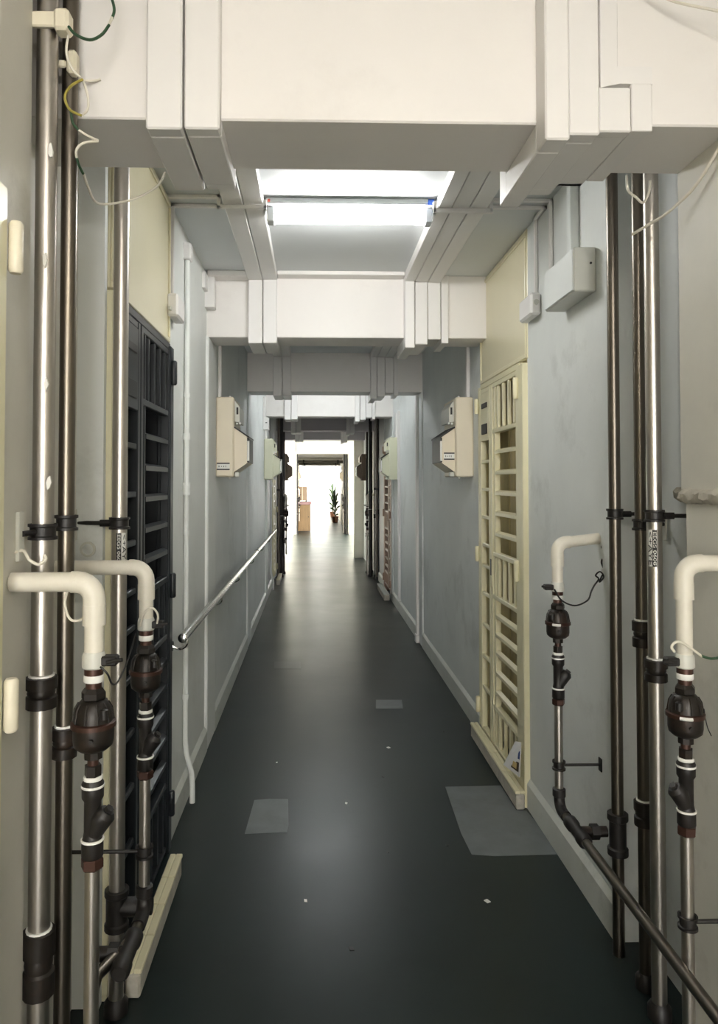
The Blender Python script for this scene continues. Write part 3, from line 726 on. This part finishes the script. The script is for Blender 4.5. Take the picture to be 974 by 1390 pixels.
r = thing('switch_box', 'small white isolator switch box with duct above the far left fuse box', 'box', (-.6, 8.5, 2.1))
B(XL, XL+.07, 8.62, 8.74, 2.13, 2.28, b=.006).build('body', 'casing', r)
B(XL+.03, XL+.05, 8.612, 8.621, 2.21, 2.22).build('switch', 'black', r)
B(XL, XL+.03, 8.64, 8.70, 2.28, BB+.2, b=.003).build('duct', 'casing', r)

# ------------------------------------------------------------------ handrail
r = thing('handrail', 'polished steel handrail along the left wall, starting by the conduit', 'handrail', (-.5, 2.75, .9))
RX = -.553
MB().tube([(RX, 3.06, .845), (RX, 6.0, .835), (RX, 10.3, .82)], .0195, 18).build('rail', 'rail_steel', r, True)
MB().lathe([(.020, 0), (.020, -.004), (.012, -.008)], (RX, 3.062, .845), 'y', 18).build('end_cap', 'rail_steel', r, True)
MB().lathe([(.022, 0), (.022, .03)], (RX, 6.95, .832), 'y', 18).build('joint_ring', 'rubber', r, True)
for y in (3.14, 4.30, 5.30, 6.55, 7.8, 8.95):
    z = .845-(y-3)*.0035
    pts = [(RX, y, z-.016), (RX+.004, y, z-.034), (RX-.004, y, z-.052), (RX-.025, y, z-.062), (RX-.045, y, z-.058), (XL, y, z-.050)]
    b = MB().tube(smooth_path(pts, 3), .0065, 8).build('bracket', 'rail_steel', r, True)
    MB().lathe([(.022, 0), (.022, .006)], (XL, y, z-.050), 'x', 16).build('rosette', 'rail_steel', b, True)

# ------------------------------------------------------------------ cables
def cable(label, pts, r, m, cat='cable', n=6):
    return tag(MB().tube(smooth_path(pts, n), r, 7).build('cable', m, None, True), label, cat)
def pix(l, Y): return [at(p[0], p[1], p[2] if len(p) > 2 else Y) for p in l]
def cable2(label, runs, r):
    t = thing('cable', label, 'cable', runs[0][0][0])
    for k, (pts, m) in enumerate(runs): MB().tube(smooth_path(pts, 6), r, 7).build('strand', m, t, True)
    return t
cable2('green earth wire looping from the cream clamp up over the beam face',
       [(pix([(93, 36, 1.49), (103, 47, 1.49), (122, 54, 1.5), (138, 47, 1.51), (148, 34, 1.52)], 1.5), 'wire_green'), (pix([(147, 35, 1.52), (152, 24, 1.53)], 1.53), 'wire_white'), (pix([(152, 25, 1.53), (155, 12, 1.54), (150, -6, 1.56), (140, -25, 1.58)], 1.55), 'wire_green')], .0032)
cable2('thin white and yellow-green wires dangling from the second clamp on the left pipes',
       [(pix([(93, 48, 1.52), (90, 70, 1.52), (97, 92, 1.53), (110, 106, 1.54)], 1.5), 'wire_white'),
        (pix([(112, 108, 1.54), (96, 117, 1.52), (88, 132, 1.51), (95, 149, 1.52), (111, 157, 1.53)], 1.5), 'wire_yellow'),
        (pix([(112, 108, 1.55), (119, 130, 1.56), (119, 148, 1.56), (112, 156, 1.54)], 1.5), 'wire_white'),
        (pix([(108, 108, 1.6), (122, 110, 1.62), (136, 108, 1.632)], 1.5), 'wire_white')], .0028)
cable2('white and green wire drooping from the left pipes to the underside of the beam',
       [(pix([(96, 152, 1.55), (99, 167, 1.55), (107, 177, 1.55)], 1.55), 'wire_green'), (pix([(106, 176, 1.55), (118, 184, 1.56), (133, 191, 1.58)], 1.55), 'wire_white'),
        (pix([(133, 192, 1.58), (114, 194, 1.56), (104, 203, 1.56), (104, 214, 1.57)], 1.55), 'wire_white'), (pix([(104, 213, 1.57), (107, 224, 1.58), (113, 236, 1.6)], 1.55), 'wire_green'),
        (pix([(113, 235, 1.6), (120, 255, 1.65), (131, 275, 1.72), (155, 276, 1.8), (185, 269, 1.86), (213, 253, 1.9), (224, 234, 1.91)], 1.55), 'wire_white')], .0030)
cable('white cable hanging in a slack curve from the right pier to the niche pipes', pix([(985, 180, 1.66), (967, 215, 1.7), (940, 256, 1.78), (905, 289, 1.88), (878, 306, 1.95), (858, 318, 2.0)], 1.8), .0042, 'wire_white')
cable('short white cable looped over the top of the right niche pipes', pix([(850, 238, 1.97), (852, 258, 1.97), (863, 268, 1.97), (872, 275, 1.97), (880, 262, 1.98), (882, 245, 1.98)], 1.8), .0036, 'wire_white')
cable('slack white cable high on the right side of the first beam', pix([(880, -12, 1.6), (915, 2, 1.58), (950, 10, 1.56), (985, 17, 1.55)], 1.6), .0032, 'wire_white')
cable('curly black wire between the small right regulator and the wall pipe', pix([(752, 800, 2.44), (762, 815, 2.45), (780, 822, 2.45), (797, 815, 2.47), (802, 803, 2.47), (806, 795, 2.47), (812, 786, 2.46), (808, 781, 2.45), (814, 776, 2.44), (819, 783, 2.45), (813, 790, 2.46), (819, 778, 2.47), (823, 784, 2.47), (818, 770, 2.47), (816, 762, 2.47), (820, 752, 2.48), (816, 742, 2.48), (822, 735, 2.49)], 2.4), .0028, 'wire_black')
cable2('white wire turning green from the right-hand branch clamp past the pier',
       [(pix([(915, 885, 1.66), (911, 878, 1.66), (918, 871, 1.66), (931, 876, 1.665), (952, 891, 1.665)], 1.66), 'wire_white'), (pix([(951, 890, 1.665), (965, 894, 1.665), (985, 891, 1.66)], 1.66), 'wire_green')], .0032)
cable('thin wire tail hanging from the right-hand branch regulator ring', pix([(955, 962, 1.70), (957, 975, 1.70), (960, 988, 1.70), (965, 999, 1.70)], 1.7), .0012, 'wire_black')
cable('white wire coiled round the widest left pipe above the cream arm', pix([(4, 757, 1.47), (20, 750, 1.47), (32, 748, 1.48), (40, 760, 1.49), (52, 766, 1.49), (62, 760, 1.495), (60, 754, 1.50)], 1.47), .0034, 'wire_white')
cable('thin white wire looping down from the left cream arm to its drop', pix([(92, 800, 1.46), (88, 820, 1.46), (95, 840, 1.46), (108, 842, 1.46), (118, 833, 1.445)], 1.46), .0026, 'wire_white')
cable('thin dark wire slung between the two left regulators', pix([(136, 905, 1.43), (146, 915, 1.43), (152, 928, 1.46), (160, 925, 1.6), (172, 900, 1.8), (185, 860, 1.92)], 1.5), .0020, 'wire_black')
cable('white bonding wire arched over the clamp of the branch by the charcoal gate', pix([(190, 850, 1.92), (196, 832, 1.90), (206, 825, 1.90), (214, 834, 1.90), (213, 846, 1.92)], 1.9), .0028, 'wire_white')
tag(MB().lathe([(.016, -.004), (.022, -.004), (.022, .004), (.016, .004), (.016, -.004)], (at(118, 746, 2.06).x, 2.068, at(118, 746, 2.06).z), 'y', 16, False).build('eyelet_plate', 'box_metal', None, True), 'small round steel eyelet on the left niche wall above the cream arm', 'bracket')

# ------------------------------------------------------------------ floor patches, leaflet, scraps
def patch(label, q, m='floor_patch'):
    mb = MB(); n = len(q)
    mb.prism(q, 0.0, .0012, 'z')
    return tag(mb.build('floor_patch', m), label, 'patch')
patch('light grey repair patch in the middle of the dark floor', [(-.282, 3.445), (-.21, 3.455), (-.123, 3.45), (-.112, 3.20), (-.116, 3.127), (-.296, 3.118)])
patch('large grey repair patch on the floor before the cream gate', [(.646, 3.57), (.922, 3.575), (.924, 3.308), (.968, 3.302), (.979, 3.20), (.979, 2.915), (.72, 2.91), (.635, 2.924), (.628, 3.1)])
patch('small grey repair patch near the right side of the floor', [(.426, 4.996), (.604, 4.991), (.588, 4.798), (.409, 4.802)])
patch('faint grey repair strip across the left of the floor', [(-.335, 6.079), (-.113, 6.073), (-.108, 5.835), (-.321, 5.84)], mat('faint_patch', (.045,.053,.053), .38, var=.2, scale=5.))
r = thing('leaflet', 'white printed leaflet tucked in the foot of the cream gate', 'leaflet', (.95, 3.55, .1))
def quad_on(name, pts, m, parent, th=.0008):
    P = [Vector(p) for p in pts]; nrm = (P[1]-P[0]).cross(P[2]-P[0]).normalized()*th
    mb = MB(); k = len(P); mb.v = [tuple(p+nrm) for p in P]+[tuple(p-nrm) for p in P]
    mb.f = [tuple(range(k)), tuple(range(2*k-1, k-1, -1))]+[(i, i+k, (i+1)%k+k, (i+1)%k) for i in range(k)]
    return mb.build(name, m, parent)
A = at(683, 1038, 3.50); Bp = at(705, 1055, 3.33); Cc = at(707, 1008, 3.34); Dd = at(699, 1006, 3.45)
sheet = quad_on('sheet', [A, Bp, Cc, Dd], 'paper', r)
def on(u, v): return A.lerp(Bp, u).lerp(Dd.lerp(Cc, u), v)+Vector((-.0022, -.0012, 0))
quad_on('print', [on(.45, .12), on(.92, .12), on(.92, .40), on(.45, .40)], 'print_dark', sheet)
quad_on('print', [on(.52, .18)+Vector((-.002,-.001,0)), on(.80, .18)+Vector((-.002,-.001,0)), on(.80, .36)+Vector((-.002,-.001,0)), on(.52, .36)+Vector((-.002,-.001,0))], 'print_tan', sheet)
quad_on('print', [on(.62, .50), on(.95, .50), on(.95, .74), on(.66, .72)], 'print_blue', sheet)
scr = [(-.03, 2.62), (.30, 2.95), (.15, 3.4), (.55, 3.0), (.42, 4.1), (.78, 4.35), (-.2, 3.9), (.12, 2.35), (.62, 2.6), (.35, 3.7)]
for k, (x, y) in enumerate(scr):
    a = random.uniform(0, 3); w = random.uniform(.006, .014); q = [(x+w*math.cos(a+u)*(1 if i % 2 else .6), y+w*math.sin(a+u)) for i, u in enumerate((0, 1.5, 3.1, 4.6))]
    tag(MB().prism(q, 0, .002, 'z').build('floor_scrap', 'black' if k % 2 else 'label_white'), 'tiny dark scrap of grit on the green floor' if k % 2 else 'tiny pale chip of paint on the green floor', 'scrap', 'grit on the floor' if k % 2 else 'paint chips on the floor')

# ------------------------------------------------------------------ things beyond the lobby
r = thing('wooden_cabinet', 'light wooden cabinet with pink top against the far left wall', 'cabinet', (-.42, 22.0, 0))
B(-.50, -.12, 21.95, 22.5, 0.02, .82, b=.008).build('body', 'wood', r)
d = B(-.485, -.14, 21.935, 21.951, .06, .78, b=.006).build('door', 'wood', r)
MB().lathe([(.014, 0), (.014, -.02)], (-.18, 21.935, .45), 'y', 10).build('knob', 'black', d)
B(-.52, -.09, 21.92, 22.52, .82, .91, b=.01).build('top', 'pink_top', r)
r = thing('cardboard_box', 'tan cardboard box on the pink-topped cabinet', 'box', (-.45, 22.1, .91))
B(-.51, -.22, 22.0, 22.4, .95, 1.38, b=.006).build('carton', 'cardboard', r)
B(-.375, -.355, 21.997, 22.403, .952, 1.383).build('tape_strip', 'fuse_cream', r)
for xx in (-.48, -.25): B(xx-.02, xx+.02, 22.05, 22.3, .91, .95, b=.004).build('foot', 'black', r)
def plant(label, x, y, h):
    r = thing('potted_plant', label, 'plant', (x, y, 0))
    MB().lathe([(.10, 0), (.13, .22), (.14, .24), (.12, .24), (.11, .20)], (x, y, 0), 'z', 14).build('pot', 'clay', r, True)
    for k in range(16):
        a = k*2.4; rr = .10+.12*random.random(); zz = .25+(h-.25)*(k+1)/16
        p0 = Vector((x, y, .2)); p1 = Vector((x+rr*.3*math.cos(a), y+rr*.3*math.sin(a), zz*.75+.05)); p2 = Vector((x+rr*math.cos(a), y+rr*math.sin(a), zz))
        MB().tube(smooth_path([p0, p1, p2], 3), [.004, .005, .006, .02, .035, .03, .004], 6).build('leaf', 'leaf', r, True)
plant('leafy potted plant by the far right wall beyond the lobby pipes', .78, 27.0, 1.25)
plant('tall potted plant at the far end of the right wall', .80, 31.0, 1.5)
r = thing('ceiling_pipe', 'twin grey pipes crossing the ceiling beyond the lobby', 'pipe', (.2, 26.6, 2.2))
for y, z in ((25.2, 2.22), (27.8, 2.20)):
    MB().tube([(-.60, y, z), (1.0, y, z)], .05, 12).build('pipe', 'steel_dark', r, True)
    for x in (-.4, .8): MB().lathe([(.07, 0), (.07, .05)], (x, y, z), 'x', 12).build('collar', 'rubber', r, True)
